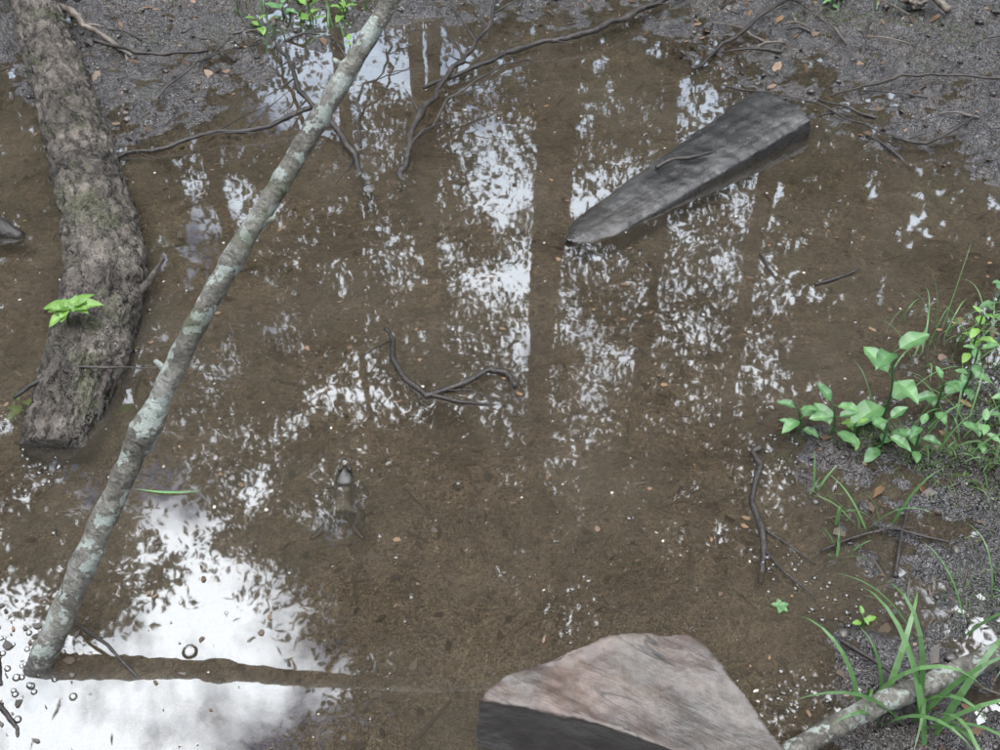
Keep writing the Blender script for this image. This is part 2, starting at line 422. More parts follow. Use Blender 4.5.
twig([(-.93,2.35,.0),(-.88,2.365,.012),(-.80,2.38,.012),(-.721,2.428,.02),(-.60,2.46,.018),(-.51,2.523,.03),(-.44,2.56,.04)], .006, .009, side=4)
twig([(-.62,2.90,.04),(-.591,2.827,.05),(-.523,2.626,.05),(-.396,2.42,.02),(-.298,2.204,-.02)], .008, .013, side=4)
twig([(-.238,2.213,-.015),(-.221,2.396,.02),(-.158,2.654,.03),(-.083,2.857,.03),(-.015,3.083,.05),(.02,3.3,.09)], .012, .007, side=7)
twig([(-.20,2.42,.01),(-.10,2.60,.05),(.04,2.74,.06),(.10,2.78,.04)], .005, .003, side=2)
twig([(-.34,2.40,.0),(-.36,2.62,.03),(-.30,2.80,.03),(-.34,3.02,.04)], .005, .004, side=3)
twig([(-.20,2.66,.02),(.07,2.9,.025),(.227,2.964,.03),(.511,3.209,.04),(.62,3.30,.05)], .009, .016, name="fallen_branch", side=4)
twig([(.52,2.799,.005),(.705,3.005,.035),(.912,3.247,.05),(1.05,3.42,.06)], .006, .014, side=3)
twig([(-1.75,3.36,.09),(-1.509,3.224,.10),(-1.286,3.083,.07),(-1.025,2.857,.02)], .018, .012, M_twigl, side=2)
twig([(-.222,1.70,-.004),(-.218,1.673,.001),(-.192,1.584,.004),(-.14,1.499,.003),(-.075,1.513,.009),(-.01,1.555,.013),(.038,1.518,.004)], .007, .012, side=3)
twig([(-.14,1.499,.003),(-.074,1.48,.003),(.009,1.472,-.002)], .008, .003)
twig([(.46,1.36,.004),(.443,1.308,.004),(.428,1.195,.002),(.418,1.072,-.004)], .009, .0075, side=2)
twig([(.966,2.406,.03),(1.039,2.359,.03),(1.188,2.48,.04)], .008, .006, side=2)
twig([(-.882,1.459,.03),(-.80,1.50,.07),(-.69,1.49,.075),(-.60,1.49,.085)], .0045, .003)
twig([(.659,1.836,.002),(.764,1.882,.006)], .007, .004)
twig([(.563,1.943,.004),(.579,1.854,.0)], .005, .003)
twig([(-.68,1.02,.0),(-.60,.95,.02),(-.52,.89,-.002)], .004, .003)
twig([(.86,2.62,.02),(1.1,2.70,.04),(1.4,2.62,.06)], .004, .006, side=2)
twig([(.60,2.72,.0),(.80,2.60,.015),(.98,2.40,.02)], .004, .003, side=2)
twig([(1.26,3.22,.08),(1.30,3.08,.05)], .022, .016, M_twigl, name="broken_stick")
twig([(-1.12,2.9,.05),(-.95,2.80,.05),(-.80,2.84,.04)], .009, .006)
twig([(-.9,2.62,.02),(-.83,2.75,.04),(-.75,2.90,.05)], .004, .003)
twig([(.52,1.12,.006),(.62,1.17,.012),(.72,1.14,.02)], .004, .003, side=1)
twig([(.50,.95,.01),(.56,.90,.02),(.60,.80,.02)], .005, .003)
twig([(-.12,.80,-.008),(-.07,.86,-.005)], .006, .003)
for (a_, b_, r_) in [((-.80,1.0),(-.72,.88),.008),((-.73,.86),(-.67,.80),.006),((-.86,1.03),(-.78,1.04),.010)]:
    twig([(*a_, .001), ((a_[0]+b_[0])/2+.01, (a_[1]+b_[1])/2, .004), (*b_, -.003)], r_, r_*.6)
tube("sunken_branch", [(-1.34,2.07,-.02),(-1.22,2.045,.004),(-1.12,2.035,.006),(-1.06,2.015,-.006)], [.030,.028,.026,.014], M_twig, seg=20, n=40, amp=.25, fr=30)
random.seed(77)
for (cx_, cy_, sp_, k_) in [(-.9,2.95,.25,9),(1.2,2.9,.35,14),(.8,2.95,.2,8),(.85,1.2,.12,6),(1.1,2.45,.15,6),(-.2,3.25,.3,8)]:
    for i in range(k_):
        x = random.gauss(cx_, sp_); y = random.gauss(cy_, sp_*.6); a = random.uniform(0, 3.14); l = random.uniform(.05, .18)
        z = gh(x, y); x2 = x+math.cos(a)*l; y2 = y+math.sin(a)*l; z2 = gh(x2, y2)
        twig([(x, y, z+.006), ((x+x2)/2, (y+y2)/2, max(z, z2)+.012), (x2, y2, z2+.006)], random.uniform(.003,.008), .003, random.choice((M_twig, M_twig, M_twigl)))

# ------------------------------------------------------------------ solid wood pieces
def remeshed(name, V, F, mat, vox, disp, tex_scale, sm=2):
    o = mesh_obj(name, V, F, mat)
    r = o.modifiers.new("r", 'REMESH'); r.mode = 'VOXEL'; r.voxel_size = vox; r.use_smooth_shade = True
    s = o.modifiers.new("s", 'SMOOTH'); s.iterations = sm; s.factor = .5
    t = bpy.data.textures.new(name+"_t", 'CLOUDS'); t.noise_scale = tex_scale; t.noise_depth = 4
    d = o.modifiers.new("d", 'DISPLACE'); d.texture = t; d.strength = disp; d.mid_level = .5; d.texture_coords = 'GLOBAL'
    return o
top = [(-.030,.786,.118),(.005,.822,.124),(.075,.852,.126),(.14,.880,.125),(.20,.893,.12),(.258,.895,.115),(.285,.872,.113),(.305,.835,.112),(.330,.795,.108),(.368,.72,.10),(.41,.63,.095),(.345,.645,.10),(.253,.705,.112),(.13,.752,.118),(.05,.772,.12)]
cx, cy = .19, .79
V = [Vector(p) for p in top]
V += [Vector((cx+(p[0]-cx)*1.04, cy+(p[1]-cy)*1.05, -.05)) for p in top]
n = len(top)
F = [tuple(range(n)), tuple(range(n, 2*n))[::-1]]+[(i, n+i, n+(i+1) % n, (i+1) % n) for i in range(n)]
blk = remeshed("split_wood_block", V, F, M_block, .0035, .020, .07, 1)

def slab():
    A = Vector((.160, 2.000)); B = Vector((.705, 2.515)); ax = (B-A).normalized(); pr = Vector((-ax.y, ax.x))
    V = []; F = []; ns = 24
    prof = [(-1,-.06),(-1.0,-.022),(-.93,-.004),(-.6,.004),(-.2,.007),(.25,.006),(.7,.0),(.95,-.008),(1,-.03),(1,-.07)]
    m = len(prof)
    for i in range(ns+1):
        t = i/ns
        c = A+(B-A)*t
        hw = .052+.046*t
        if t < .14: hw *= .45+.55*math.sqrt(max(0, 1-(1-t/.14)**2))
        z = .002+.052*t
        for (u, w) in prof:
            bul = (1-u*u)*.035 if i == ns else ((1-u*u)*.028 if i == ns-1 else 0)
            tip = -(1-u*u)*.02*(1 if i == 0 else 0)
            p = c-pr*u*hw*(1)+ax*(bul+tip)
            V.append((p.x, p.y, z+w*(1 if w > -.03 else .6+.4*t)))
    for i in range(ns):
        for j in range(m-1):
            F.append((i*m+j, i*m+j+1, (i+1)*m+j+1, (i+1)*m+j))
        F.append((i*m+m-1, i*m, (i+1)*m, (i+1)*m+m-1))
    F.append(tuple(range(m))[::-1]); F.append(tuple(range(ns*m, ns*m+m)))
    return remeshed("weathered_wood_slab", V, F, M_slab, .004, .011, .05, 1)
slab()
twig([(.37,2.24,.034),(.40,2.262,.046),(.43,2.262,.047),(.50,2.285,.052)], .009, .005)

# ------------------------------------------------------------------ leaves / plants
def leaf_geo(base, d, up, l, w, fold=.15, droop=.25, n=7, twist=0):
    d = Vector(d).normalized(); up = Vector(up); s = d.cross(up).normalized(); up = s.cross(d).normalized()
    rows = []
    for i in range(n+1):
        t = i/n
        ww = w*.5*(math.sin(math.pi*t**.85)**.75 if 0 < t < 1 else 0.0)
        c = Vector(base)+d*l*t-up*droop*l*t*t
        wav = .05*w*math.sin(t*14)
        rows.append((c-s*ww+up*(fold*ww+wav), c, c+s*ww+up*(fold*ww-wav)))
    q = []
    for a, b in zip(rows[:-1], rows[1:]):
        q += [a[0], a[1], b[1], b[0], a[1], a[2], b[2], b[1]]
    return q
def leaf_tint(g, t):
    """per-vertex tint: paler along the midrib"""
    return [t-.12, t+.4, t+.4, t-.12, t+.4, t-.12, t-.12, t+.4]*(len(g)//8)
def blade_geo(base, d, l, w, droop=.8, n=9):
    d = Vector(d).normalized(); h = Vector((d.x, d.y, 0)); h = h.normalized() if h.length > 1e-3 else Vector((1, 0, 0))
    s = Vector((-h.y, h.x, 0)); p = Vector(base); q = []; prev = None
    for i in range(n+1):
        t = i/n; ww = w*.5*(1-t**2.2)*(.6+.4*min(1, t*5))
        cur = (p-s*ww, p+s*ww)
        if prev: q += [prev[0], prev[1], cur[1], cur[0]]
        prev = cur
        dd = (d+Vector((0, 0, -1))*droop*2*t*t+h*droop*.6*t).normalized()
        p = p+dd*l/n
    return q
def merge_obj(name, Q, mat, tints, parent=None):
    return quads_obj(name, [tuple(v) for v in Q], 4, mat, parent=parent, col=tints)
def seedling(x, y, h, pairs, ll, mat=M_leafG, name="broadleaf_seedling", lean=(0, 0), seed=0):
    random.seed(seed)
    z0 = gh(x, y)-.005
    topp = Vector((x+lean[0], y+lean[1], z0+h))
    e = empty(name)
    path = [(x, y, z0), (x+lean[0]*.3+.004, y+lean[1]*.3, z0+h*.5), topp]
    tube("stem", path, [.0028,.0022,.0016], M_grass, seg=6, n=12, parent=e)
    Q = []; T = []
    a = random.uniform(0, 3)
    pts = catmull(path, 20)
    for k in range(pairs):
        t = (k+1)/pairs; p = pts[int(t*20)]
        for sgn in (0, 1):
            aa = a+math.pi*sgn+random.uniform(-.3, .3)
            el = random.uniform(.0, .45)+(.3 if k == pairs-1 else 0)
            d = Vector((math.cos(aa)*math.cos(el), math.sin(aa)*math.cos(el), math.sin(el)))
            l = ll*random.uniform(.7, 1.1)*(1 if k < pairs-1 else .8)
            st = p+d*l*.22
            tube("petiole_%d_%d" % (k, sgn), [p, p+d*l*.12, st], [.0012,.0012,.001], M_grass, seg=5, n=4, parent=e)
            g = leaf_geo(st, d, (0, 0, 1), l, l*random.uniform(.52, .66), fold=random.uniform(.1, .45), droop=random.uniform(.1, .5), n=9)
            Q += g; T += leaf_tint(g, random.uniform(.15, .75))
        a += math.pi/2+random.uniform(-.3, .3)
    merge_obj("leaves", Q, mat, T, e)
    return e
seedling(.695,1.43,.15,3,.070, lean=(-.01,.02), seed=3)
seedling(.585,1.375,.085,3,.046, lean=(-.01,0), seed=5)
seedling(.535,1.40,.065,3,.040, lean=(-.01,.0), seed=6)
seedling(.66,1.34,.09,3,.044, seed=8)
seedling(.72,1.34,.08,3,.040, seed=9)
seedling(.78,1.43,.10,3,.040, seed=10)
seedling(.84,1.36,.06,3,.036, seed=11)
seedling(.86,1.50,.12,4,.034, seed=12)
seedling(.90,1.60,.12,4,.032, mat=M_leafY, seed=13)
seedling(.91,1.42,.10,4,.032, seed=31)
seedling(.96,1.50,.12,4,.036, seed=32)
seedling(.99,1.73,.10,4,.032, seed=33)
seedling(.62,1.37,.05,2,.030, mat=M_leafY, seed=34)
seedling(.545,.985,.03,2,.018, mat=M_leafY, seed=14)
seedling(-.56,3.10,.06,3,.050, mat=M_leafY, seed=15)
seedling(-.65,3.16,.05,3,.050, seed=16)
seedling(-.47,3.16,.05,3,.045, mat=M_leafY, seed=17)
seedling(-.52,3.28,.05,3,.05, seed=18)
seedling(-.60,3.24,.06,3,.05, mat=M_leafY, seed=23)
seedling(-.70,3.05,.04,2,.04, mat=M_leafY, seed=24)
seedling(1.0,3.22,.04,3,.035, seed=19)
seedling(-.90,1.50,.04,3,.030, mat=M_leafY, seed=20)
seedling(-.43,2.96,.03,2,.03, mat=M_leafY, seed=22)
def sprig():
    random.seed(3)
    e = empty("leafy_sprig"); Q = []; T = []
    b = Vector((-.815, 1.60, .088))
    tube("stem", [b-Vector((0,0,.01)), b+Vector((.01,.0,.025)), b+Vector((.02,-.005,.04))], [.002,.0018,.0012], M_grass, seg=6, n=8, parent=e)
    for a, l, el in [(0.2,.058,.35),(.9,.050,.5),(1.9,.035,.3),(2.8,.058,.3),(3.9,.045,.1)]:
        d = Vector((math.cos(a)*math.cos(el), math.sin(a)*math.cos(el), math.sin(el)))
        o_ = b+Vector((.018,-.004,.036))
        g = leaf_geo(o_, d, (0,0,1), l, l*.62, .35, random.uniform(.2,.6)); Q += g; T += leaf_tint(g, random.uniform(.3, .7))
        for s_ in (-.7, .7):
            d2 = Vector((math.cos(a+s_)*math.cos(el), math.sin(a+s_)*math.cos(el), math.sin(el)))
            g = leaf_geo(o_+d*l*.2, d2, (0,0,1), l*.5, l*.36, .3, .4); Q += g; T += leaf_tint(g, random.uniform(.3, .7))
    merge_obj("leaves", Q, M_leafY, T, e)
sprig()
Q = []; T = []
for a in (0.3, 1.7, 2.9, 4.4, 5.4):
    g = leaf_geo((.431,1.019,.004), (math.cos(a), math.sin(a), .25), (0,0,1), .014, .009, .2, .2); Q += g; T += [.5]*len(g)
merge_obj("floating_sprout", Q, M_leafG, T)

def grass(name, spots, seed):
    random.seed(seed); Q = []; T = []
    for (x, y, n, l, w, sp, dr) in spots:
        for i in range(n):
            bx = x+random.gauss(0, sp); by = y+random.gauss(0, sp); a = random.uniform(0, 6.28)
            tl = random.uniform(.15, .75)
            d = (math.cos(a)*tl, math.sin(a)*tl, 1)
            g = blade_geo((bx, by, gh(bx, by)-.004), d, l*random.uniform(.6, 1.15), w*random.uniform(.7, 1.2), dr*random.uniform(.5, 1.3))
            Q += g; T += [random.uniform(.1, 1)]*(len(g)//4)
    return merge_obj(name, Q, M_grass, T)
grass("grass_clump", [(.575,.80,10,.25,.010,.014,1.0),(.525,.83,7,.22,.009,.015,.9)], 1)
grass("grass_clump", [(.61,1.19,9,.13,.006,.015,.5),(.545,1.12,6,.09,.005,.008,.4),(.535,1.26,6,.07,.004,.008,.3)], 2)
grass("grass_clump", [(.70,.93,8,.16,.006,.05,1.),(.80,1.0,10,.14,.005,.04,1.)], 3)
grass("grass_clump", [(.74,1.35,18,.10,.004,.06,.8),(.86,1.42,44,.12,.0035,.08,.8),(.94,1.60,34,.18,.003,.06,1.),(.88,1.70,14,.18,.003,.04,1.2),(.84,1.28,20,.05,.003,.05,.8)], 4)
grass("grass_clump", [(-.58,3.08,26,.09,.005,.06,.6),(-.72,3.2,18,.10,.005,.06,.6),(-.45,3.2,18,.10,.005,.06,.6),(-1.05,3.25,6,.06,.004,.05,.6)], 5)
grass("grass_clump", [(1.05,3.2,20,.06,.003,.06,.6),(1.25,3.3,14,.06,.003,.06,.6)], 6)
g = []
for i in range(8):
    x0 = -.62+i*.014; x1 = x0+.014; w0 = .0025*math.sin(math.pi*(i+.15)/8.3); w1 = .0025*math.sin(math.pi*min(1,(i+1.15)/8.3))
    y0 = 1.262-.008*math.sin(i/3.); y1 = 1.262-.008*math.sin((i+1)/3.)
    g += [(x0,y0-w0,.003),(x1,y1-w1,.003),(x1,y1+w1,.003),(x0,y0+w0,.003)]
merge_obj("floating_grass_blade", g, M_leafG, [.9]*8)

def moss(name, spots, seed):
    random.seed(seed); Q = []; T = []
    for (x, y, n, sp) in spots:
        bx = np.array([random.gauss(x, sp) for _ in range(n)]); by = np.array([random.gauss(y, sp*.7) for _ in range(n)])
        zz = ground_h(bx, by)
        for i in range(n):
            if zz[i] < .002: continue
            a = random.uniform(0, 6.28)
            g = blade_geo((bx[i], by[i], zz[i]-.002), (math.cos(a), math.sin(a), random.uniform(.4, 1.5)), random.uniform(.006, .016), random.uniform(.0015, .004), .5, n=2)
            Q += g; T += [random.uniform(0, 1)]*(len(g)//4)
    return merge_obj(name, Q, M_moss, T)
moss("moss_patch", [(.78,1.32,1100,.05),(.88,1.40,1500,.07),(.66,1.38,600,.03),(.95,1.58,1200,.06),(.90,1.15,500,.06),(.80,1.02,400,.06),(.86,1.27,700,.05)], 1)
moss("moss_patch", [(-.6,3.1,1000,.09),(1.0,3.15,900,.12),(1.3,3.0,500,.1),(-1.05,2.95,400,.1)], 2)

# ------------------------------------------------------------------ litter
def litter(name, n, smin, smax, mat, zfun, region, seed, elong=(.3, .8), tilt=.15, inside=None, pw=3):
    r = np.random.default_rng(seed)
    x = r.uniform(region[0], region[1], n); y = r.uniform(region[2], region[3], n)
    s = sdist(x, y)
    k = fbm(x*2.2, y*2.2, 90, 3)+.75 > r.random(n)
    if inside is True: k &= s < .02
    elif inside is False: k &= s > -.03
    x, y = x[k], y[k]; n = len(x)
    size = smin+(smax-smin)*r.random(n)**pw; wid = size*r.uniform(*elong, n); a = r.uniform(0, 6.28, n)
    z = zfun(x, y, size)
    ca, sa = np.cos(a), np.sin(a)
    prof = [(-.5, 0), (-.2, -.5), (.2, -.42), (.5, 0), (.18, .5), (-.25, .4)]
    jit = r.uniform(.6, 1.3, (n, 6)); tx = r.normal(0, tilt, n); ty = r.normal(0, tilt, n)
    W = np.zeros((n, 6, 3))
    for i, (u, v) in enumerate(prof):
        lx = u*size*jit[:, i]; ly = v*wid*jit[:, i]
        W[:, i, 0] = x+ca*lx-sa*ly; W[:, i, 1] = y+sa*lx+ca*ly; W[:, i, 2] = z+tx*lx+ty*ly
    return quads_obj(name, W, 6, mat, col=r.random(n)**1.5)
bed = lambda x, y, s: ground_h(x, y)+.003
surf = lambda x, y, s: np.full(x.shape, .0016)+s*.05
REG = (-2.2,1.6,.5,3.3)
litter("sunken_leaf_litter", 11000, .003, .028, M_litterD, bed, REG, 1, inside=True, pw=3, tilt=.35, elong=(.2,.7))
litter("sunken_twig_litter", 4200, .012, .10, M_litterD, bed, REG, 2, elong=(.03,.07), inside=True, tilt=.05)
litter("floating_leaf_litter", 2600, .003, .018, M_litter, surf, REG, 3, inside=True, tilt=.05)
litter("floating_twig_litter", 500, .008, .05, M_litterD, surf, REG, 13, elong=(.03,.08), inside=True, tilt=.01)
litter("floating_petal_flecks", 1300, .002, .009, M_litterW, surf, REG, 4, inside=True, elong=(.5,1), tilt=.05, pw=4)
litter("drifted_debris", 160, .004, .022, M_litterD, surf, (-.95,-.62,.72,1.04), 14, inside=True, tilt=.1, elong=(.2,.8))
litter("bank_leaf_litter", 12000, .003, .036, M_litter, bed, (-2.4,2.4,.5,4.6), 5, inside=False, tilt=.5)
litter("bank_twig_litter", 8000, .01, .07, M_litterD, bed, (-2.4,2.4,.5,4.6), 6, elong=(.04,.09), inside=False, tilt=.15)
litter("bank_petal_flecks", 1200, .002, .008, M_litterW, bed, (-2.4,2.4,.5,4.6), 7, elong=(.5,1.), inside=False, tilt=.3)
def domes(name, pts, mat):
    V = []; F = []
    for (x, y, r) in pts:
        b = len(V); ns = 12; nr = 4
        for k in range(nr):
            e = k/nr*math.pi/2
            for j in range(ns):
                a = j/ns*2*math.pi; V.append((x+math.cos(a)*math.cos(e)*r, y+math.sin(a)*math.cos(e)*r, .0005+math.sin(e)*r*.8))
        V.append((x, y, .0005+r*.8)); t = len(V)-1
        for k in range(nr-1):
            for j in range(ns): F.append((b+k*ns+j, b+k*ns+(j+1) % ns, b+(k+1)*ns+(j+1) % ns, b+(k+1)*ns+j))
        for j in range(ns): F.append((b+(nr-1)*ns+j, b+(nr-1)*ns+(j+1) % ns, t))
    return mesh_obj(name, V, F, mat)
mb_, nt, out = newmat("bubble_film")
gl = N(nt, 'ShaderNodeBsdfGlossy'); gl.inputs['Roughness'].default_value = .03
tr = N(nt, 'ShaderNodeBsdfTransparent'); fr = N(nt, 'ShaderNodeFresnel'); fr.inputs[0].default_value = 1.7
mx = N(nt, 'ShaderNodeMixShader'); L(nt, fr.outputs[0], mx.inputs[0]); L(nt, tr.outputs[0], mx.inputs[1]); L(nt, gl.outputs[0], mx.inputs[2]); L(nt, mx.outputs[0], out.inputs[0])
random.seed(4)
bp = [(-.461,.94,.012), (-.27,1.325,.010)]
for i in range(260):
    x = random.uniform(-1.2, .9); y = random.uniform(.7, 2.6)
    if sdist(np.array([x]), np.array([y]))[0] < -.02: bp.append((x, y, random.choice((.002,.003,.004,.006))))
for c in [(-.70,.90),(-.76,.95),(.50,1.33),(.42,.86),(.52,1.02),(.45,1.1),(-.80,1.30)]:
    for i in range(24): bp.append((c[0]+random.gauss(0,.028), c[1]+random.gauss(0,.028), random.uniform(.002,.006)))
domes("surface_bubbles", bp, mb_)

def lumps(name, pts, mat, seed):
    bm = bmesh.new(); random.seed(seed)
    for (x, y, z, r) in pts:
        g = bmesh.ops.create_icosphere(bm, subdivisions=2 if r < .02 else 4, radius=1)
        s = Vector((random.uniform(.7, 1.3), random.uniform(.6, 1), random.uniform(.4, .7)))*r; a = random.uniform(0, 6.28); o = Vector((random.random()*9,)*3)
        for v in g['verts']:
            c = v.co*(1+.45*mn.noise(v.co*1.6+o)+.25*mn.noise(v.co*4+o)); c = Vector((c.x*s.x, c.y*s.y, c.z*s.z))
            v.co = Vector((c.x*math.cos(a)-c.y*math.sin(a)+x, c.x*math.sin(a)+c.y*math.cos(a)+y, c.z+z))
    me = bpy.data.meshes.new(name); bm.to_mesh(me); bm.free(); me.materials.append(mat)
    me.polygons.foreach_set("use_smooth", [True]*len(me.polygons))
    return link(bpy.data.objects.new(name, me))
mp_, nt, out = newmat("pebble")
g_ = N(nt, 'ShaderNodeNewGeometry'); nn = noise(nt, g_.outputs['Position'], 16, 4); n4 = noise(nt, g_.outputs['Position'], 150, 4)
b_ = N(nt, 'ShaderNodeBsdfPrincipled'); L(nt, ramp(nt, nn.outputs[0], [(.35,(.015,.013,.012)),(.55,(.045,.04,.035)),(.7,(.12,.11,.09))]).outputs[0], b_.inputs[0]); b_.inputs['Roughness'].default_value = .15
L(nt, bump(nt, n4.outputs[0], .5, .003), b_.inputs['Normal']); L(nt, b_.outputs[0], out.inputs[0])
random.seed(12)
px_ = np.array([random.uniform(-2.2, 2.0) for _ in range(4000)]); py_ = np.array([random.uniform(.6, 4) for _ in range(4000)])
kk = sdist(px_, py_) > -.02; px_ = px_[kk][:1700]; py_ = py_[kk][:1700]; pz_ = ground_h(px_, py_)
lumps("pebbles", [(a, b, c, random.choice((.003,.004,.004,.005,.006,.008,.011))) for a, b, c in zip(px_, py_, pz_)], mp_, 3)
lumps("bark_fragment", [(1.225,3.16,.05,.035)], M_twigl, 6)

# ------------------------------------------------------------------ frog floating, head out, legs hanging
def skinned(name, verts, edges, radii, mat, parent=None, sub=2):
    me = bpy.data.meshes.new(name); me.from_pydata(verts, edges, [])
    o = link(bpy.data.objects.new(name, me)); me.materials.append(mat)
    sk = o.modifiers.new("skin", 'SKIN'); sk.use_smooth_shade = True
    if not me.skin_vertices:
        bm = bmesh.new(); bm.from_mesh(me); bm.verts.layers.skin.verify(); bm.to_mesh(me); bm.free()
    for i, r in enumerate(radii): me.skin_vertices[0].data[i].radius = (r, r*.8)
    me.skin_vertices[0].data[0].use_root = True
    s = o.modifiers.new("sub", 'SUBSURF'); s.levels = s.render_levels = sub
    if parent: o.parent = parent
    return o
mf, nt, out = newmat("frog_skin")
g_ = N(nt, 'ShaderNodeNewGeometry'); nn = noise(nt, g_.outputs['Position'], 120, 4)
b_ = N(nt, 'ShaderNodeBsdfPrincipled'); L(nt, ramp(nt, nn.outputs[0], [(.4,(.004,.0035,.0025)),(.6,(.018,.016,.010))]).outputs[0], b_.inputs[0]); b_.inputs['Roughness'].default_value = .35; L(nt, b_.outputs[0], out.inputs[0])
fx, fy = -.268, 1.262
fv = [(0,0,-.018),(0,.024,-.010),(0,.039,.000),(0,.052,.003),(0,-.026,-.020),
      (-.014,-.032,-.016),(-.038,-.042,-.015),(-.022,-.068,-.015),(-.044,-.096,-.015),
      (.014,-.032,-.016),(.038,-.042,-.015),(.022,-.068,-.015),(.044,-.096,-.015),
      (-.016,.024,-.014),(-.034,.018,-.014),(-.042,.000,-.014),(.016,.024,-.014),(.034,.018,-.014),(.042,.000,-.014)]
fe = [(0,1),(1,2),(2,3),(0,4),(4,5),(5,6),(6,7),(7,8),(4,9),(9,10),(10,11),(11,12),(1,13),(13,14),(14,15),(1,16),(16,17),(17,18)]
frd = [.018,.016,.013,.008,.014,.010,.010,.008,.005,.010,.010,.008,.005,.007,.0055,.004,.007,.0055,.004]
frog = empty("frog")
skinned("body", [(fx+a, fy+b, c) for a, b, c in fv], fe, frd, mf, frog)
for nm, sx in (("eye_l", -1), ("eye_r", 1)):
    bm = bmesh.new(); bmesh.ops.create_uvsphere(bm, u_segments=16, v_segments=10, radius=.0045)
    me = bpy.data.meshes.new(nm); bm.to_mesh(me); bm.free(); me.materials.append(mf); me.polygons.foreach_set("use_smooth", [True]*len(me.polygons))
    o = link(bpy.data.objects.new(nm, me)); o.location = (fx+sx*.009, fy+.040, .0085); o.parent = frog

# ------------------------------------------------------------------ forest
def batch_tubes(name, items, mat, parent, seg=5):
    V = []; F = []
    for pts, rr in items:
        b = len(V); n = len(pts)
        for i in range(n):
            T = (pts[min(i+1, n-1)]-pts[max(i-1, 0)]).normalized()
            S = T.cross(Vector((.13,.21,.97))).normalized(); U = S.cross(T)
            for j in range(seg):
                a = 6.2832*j/seg; V.append(pts[i]+(S*math.cos(a)+U*math.sin(a))*rr[i])
        for i in range(n-1):
            for j in range(seg): F.append((b+i*seg+j, b+i*seg+(j+1) % seg, b+(i+1)*seg+(j+1) % seg, b+(i+1)*seg+j))
    return mesh_obj(name, V, F, mat, parent=parent)
def tree(x, y, h, r, cb, spread, nleaf, seed, leaf=.08, lean=0., name="deciduous_tree", clump=.55):
    rs = np.random.default_rng(seed); random.seed(seed)
    e = empty(name)
    z0 = gh(x, y)-.1
    P = [Vector((x+lean*t*h+random.gauss(0,.12)*t, y+random.gauss(0,.12)*t, z0+h*t)) for t in np.linspace(0, 1, 7)]
    pts = catmull(P, 60)
    rad = np.interp(np.linspace(0, 1, 61), np.linspace(0, 1, 7), [r*1.25, r, r*.9, r*.75, r*.55, r*.3, r*.08])
    batch_tubes("trunk", [(pts, rad)], M_tree, e, 14)
    nl = max(12, int(h*2)); centres = []; items = []
    for k in range(nl):
        t = cb+(1-cb)*(k+.5)/nl; p = pts[int(t*60)]
        a = k*2.4+random.uniform(-.4, .4)
        ln = spread*(math.sin(math.pi*min(1, (t-cb)/(1-cb)*.85+.15))**.6)*random.uniform(.6, 1.1)
        el = random.uniform(.1, .6)
        d = Vector((math.cos(a)*math.cos(el), math.sin(a)*math.cos(el), math.sin(el)))
        m1 = p+d*ln*.5+Vector((0,0,random.uniform(-.1,.25))); e1 = p+d*ln+Vector((0,0,random.uniform(-.3,.4)))
        items.append((catmull([p, m1, e1], 8), np.linspace(r*.28*(1.2-t)+.012, .004, 9)))
        for q in range(9):
            tt = random.uniform(.25, 1.05); c = p.lerp(e1, tt) if tt > .5 else p.lerp(m1, tt*2)
            off = Vector((random.gauss(0,1), random.gauss(0,1), random.gauss(0,.6)))*ln*.18
            centres.append((c+off, clump*random.uniform(.3, 1.)))
            items.append(([c, c+off*.5+Vector((0,0,.05)), c+off, c+off*1.5], [.012,.008,.005,.002]))
    batch_tubes("limbs", items, M_tree, e, 4)
    C = np.array([tuple(c) for c, s in centres]); S = np.array([s for c, s in centres])
    idx = rs.integers(0, len(C), nleaf)
    pos = C[idx]+rs.normal(0, 1, (nleaf, 3))*S[idx][:, None]*np.array([.6,.6,.4])
    u = rs.normal(0, 1, (nleaf, 3)); u /= np.linalg.norm(u, axis=1)[:, None]
    v = np.cross(u, rs.normal(0, 1, (nleaf, 3))); v /= np.linalg.norm(v, axis=1)[:, None]
    s = leaf*rs.uniform(.4, 1.2, nleaf)[:, None]
    Q = np.stack([pos-u*s, pos+v*s*.45-u*s*.1, pos+u*s, pos-v*s*.45-u*s*.1], 1)
    quads_obj("foliage", Q, 4, M_crown, parent=e, col=rs.random(nleaf)*.6+.4*rs.random(len(C))[idx])
    return e
tree(.43, 8.0, 17, .13, .40, 2.8, 42000, 1, clump=.8, leaf=.075)
tree(-1.75, 11., 14.5, .08, .35, 2.0, 20000, 2, leaf=.07)
tree(3.2, 7.6, 16, .11, .38, 2.9, 36000, 3, clump=.8)
tree(2.1, 12.5, 15, .10, .22, 2.2, 22000, 4, leaf=.07)
tree(-3.8, 12.5, 14, .10, .2, 2.4, 22000, 5)
tree(-1.0, 15, 16, .12, .18, 2.0, 20000, 6)
tree(-6.4, 10.5, 12.8, .10, .15, 2.8, 28000, 7, leaf=.09)
tree(5.6, 11, 15, .12, .15, 3.0, 26000, 8, leaf=.09)
tree(1.6, 5.8, 12.5, .05, .5, 2.4, 26000, 9, leaf=.065)
tree(-.55, 7.0, 14.0, .05, .50, 1.8, 26000, 13, leaf=.07)
tree(4.6, 16, 17, .14, .12, 2.8, 14000, 10)
tree(-5.0, 17, 15, .14, .12, 3.0, 16000, 11)
tree(1.4, 19, 16, .14, .1, 2.2, 11000, 12)
for i, (tx, ty, thh) in enumerate([(-9,6,14),(-8,-1,15),(-4,-8,15),(3,-8,16),(8,-3,15),(8.5,4,15)]):
    tree(tx, ty, thh, .14, .15, 3.2, 6000, 30+i, leaf=.17, clump=.9)
rs = np.random.default_rng(5); nn_ = 90000
az = rs.uniform(-math.pi, math.pi, nn_)
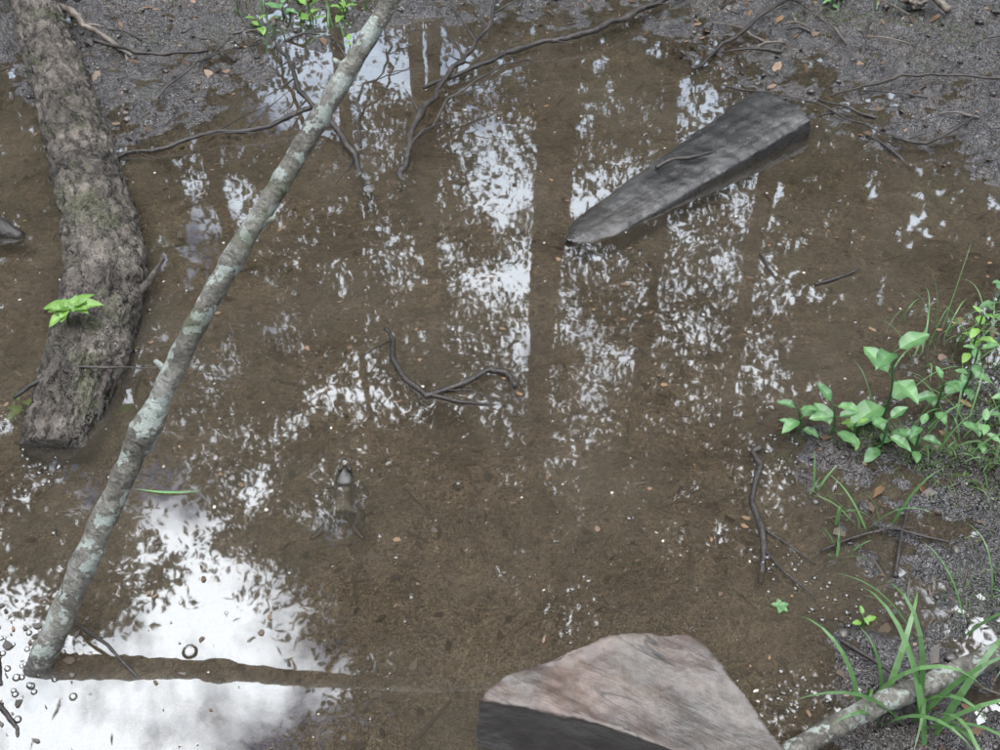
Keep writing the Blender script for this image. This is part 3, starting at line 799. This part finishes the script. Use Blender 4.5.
hm = 10+2.5*np.sin(az*7)+1.5*np.sin(az*17+1)+10*np.clip((np.abs(az+.01)-.28)/.08, 0, 1)
rad = 24+8*rs.random(nn_); hgt = hm*rs.random(nn_)**.8
pos = np.stack([np.sin(az)*rad, np.cos(az)*rad, hgt], 1)
u = rs.normal(0, 1, (nn_, 3)); u /= np.linalg.norm(u, axis=1)[:, None]
v = np.cross(u, rs.normal(0, 1, (nn_, 3))); v /= np.linalg.norm(v, axis=1)[:, None]
s = rs.uniform(.15, .5, nn_)[:, None]
quads_obj("distant_woodland", np.stack([pos-u*s, pos+v*s*.6, pos+u*s, pos-v*s*.6], 1), 4, M_crown, col=rs.random(nn_))

# ------------------------------------------------------------------ sky, sun, camera
w = bpy.data.worlds.new("World"); scene.world = w; w.use_nodes = True
nt = w.node_tree; nt.nodes.clear()
sky = nt.nodes.new('ShaderNodeTexSky'); sky.sky_type = 'NISHITA'; sky.sun_disc = False
sky.sun_elevation = R(58); sky.sun_rotation = R(200)
tc = nt.nodes.new('ShaderNodeTexCoord')
sp = nt.nodes.new('ShaderNodeSeparateXYZ'); L(nt, tc.outputs['Generated'], sp.inputs[0])
cn = noise(nt, tc.outputs['Generated'], 5.5, 6, .6, .3)
# broken cloud: thicker and brighter overhead, thinner and greyer towards the horizon
cm = maprange(nt, cn.outputs[0], .36, .50)
el_ = maprange(nt, sp.outputs[2], .45, .80)
cloud = mixc(nt, el_, (24, 28, 34), (90, 92, 96))
sk2 = mixc(nt, 1.0, sky.outputs[0], (2.2,2.2,2.5), 'MULTIPLY')
skc = mixc(nt, cm, sk2, cloud)
bg = nt.nodes.new('ShaderNodeBackground'); bg.inputs['Strength'].default_value = .12
L(nt, skc, bg.inputs[0])
wo = nt.nodes.new('ShaderNodeOutputWorld'); L(nt, bg.outputs[0], wo.inputs[0])

sl = bpy.data.lights.new("sun", 'SUN'); sl.energy = .6; sl.angle = R(14); sl.color = (1,.97,.93)
so = link(bpy.data.objects.new("sun", sl))
el, rot = R(58), R(200)
dirv = Vector((math.sin(rot)*math.cos(el), math.cos(rot)*math.cos(el), math.sin(el)))
so.rotation_euler = dirv.to_track_quat('Z', 'Y').to_euler()

cam = bpy.data.cameras.new("camera"); cam.lens = 39.6; cam.sensor_width = 36; cam.clip_start = .05; cam.clip_end = 5000
co = link(bpy.data.objects.new("camera", cam)); co.location = (0,0,1.4); co.rotation_euler = (R(48), 0, 0)
scene.camera = co
scene.view_settings.view_transform = 'Standard'; scene.view_settings.look = 'None'
scene.view_settings.exposure = 0; scene.view_settings.gamma = 1
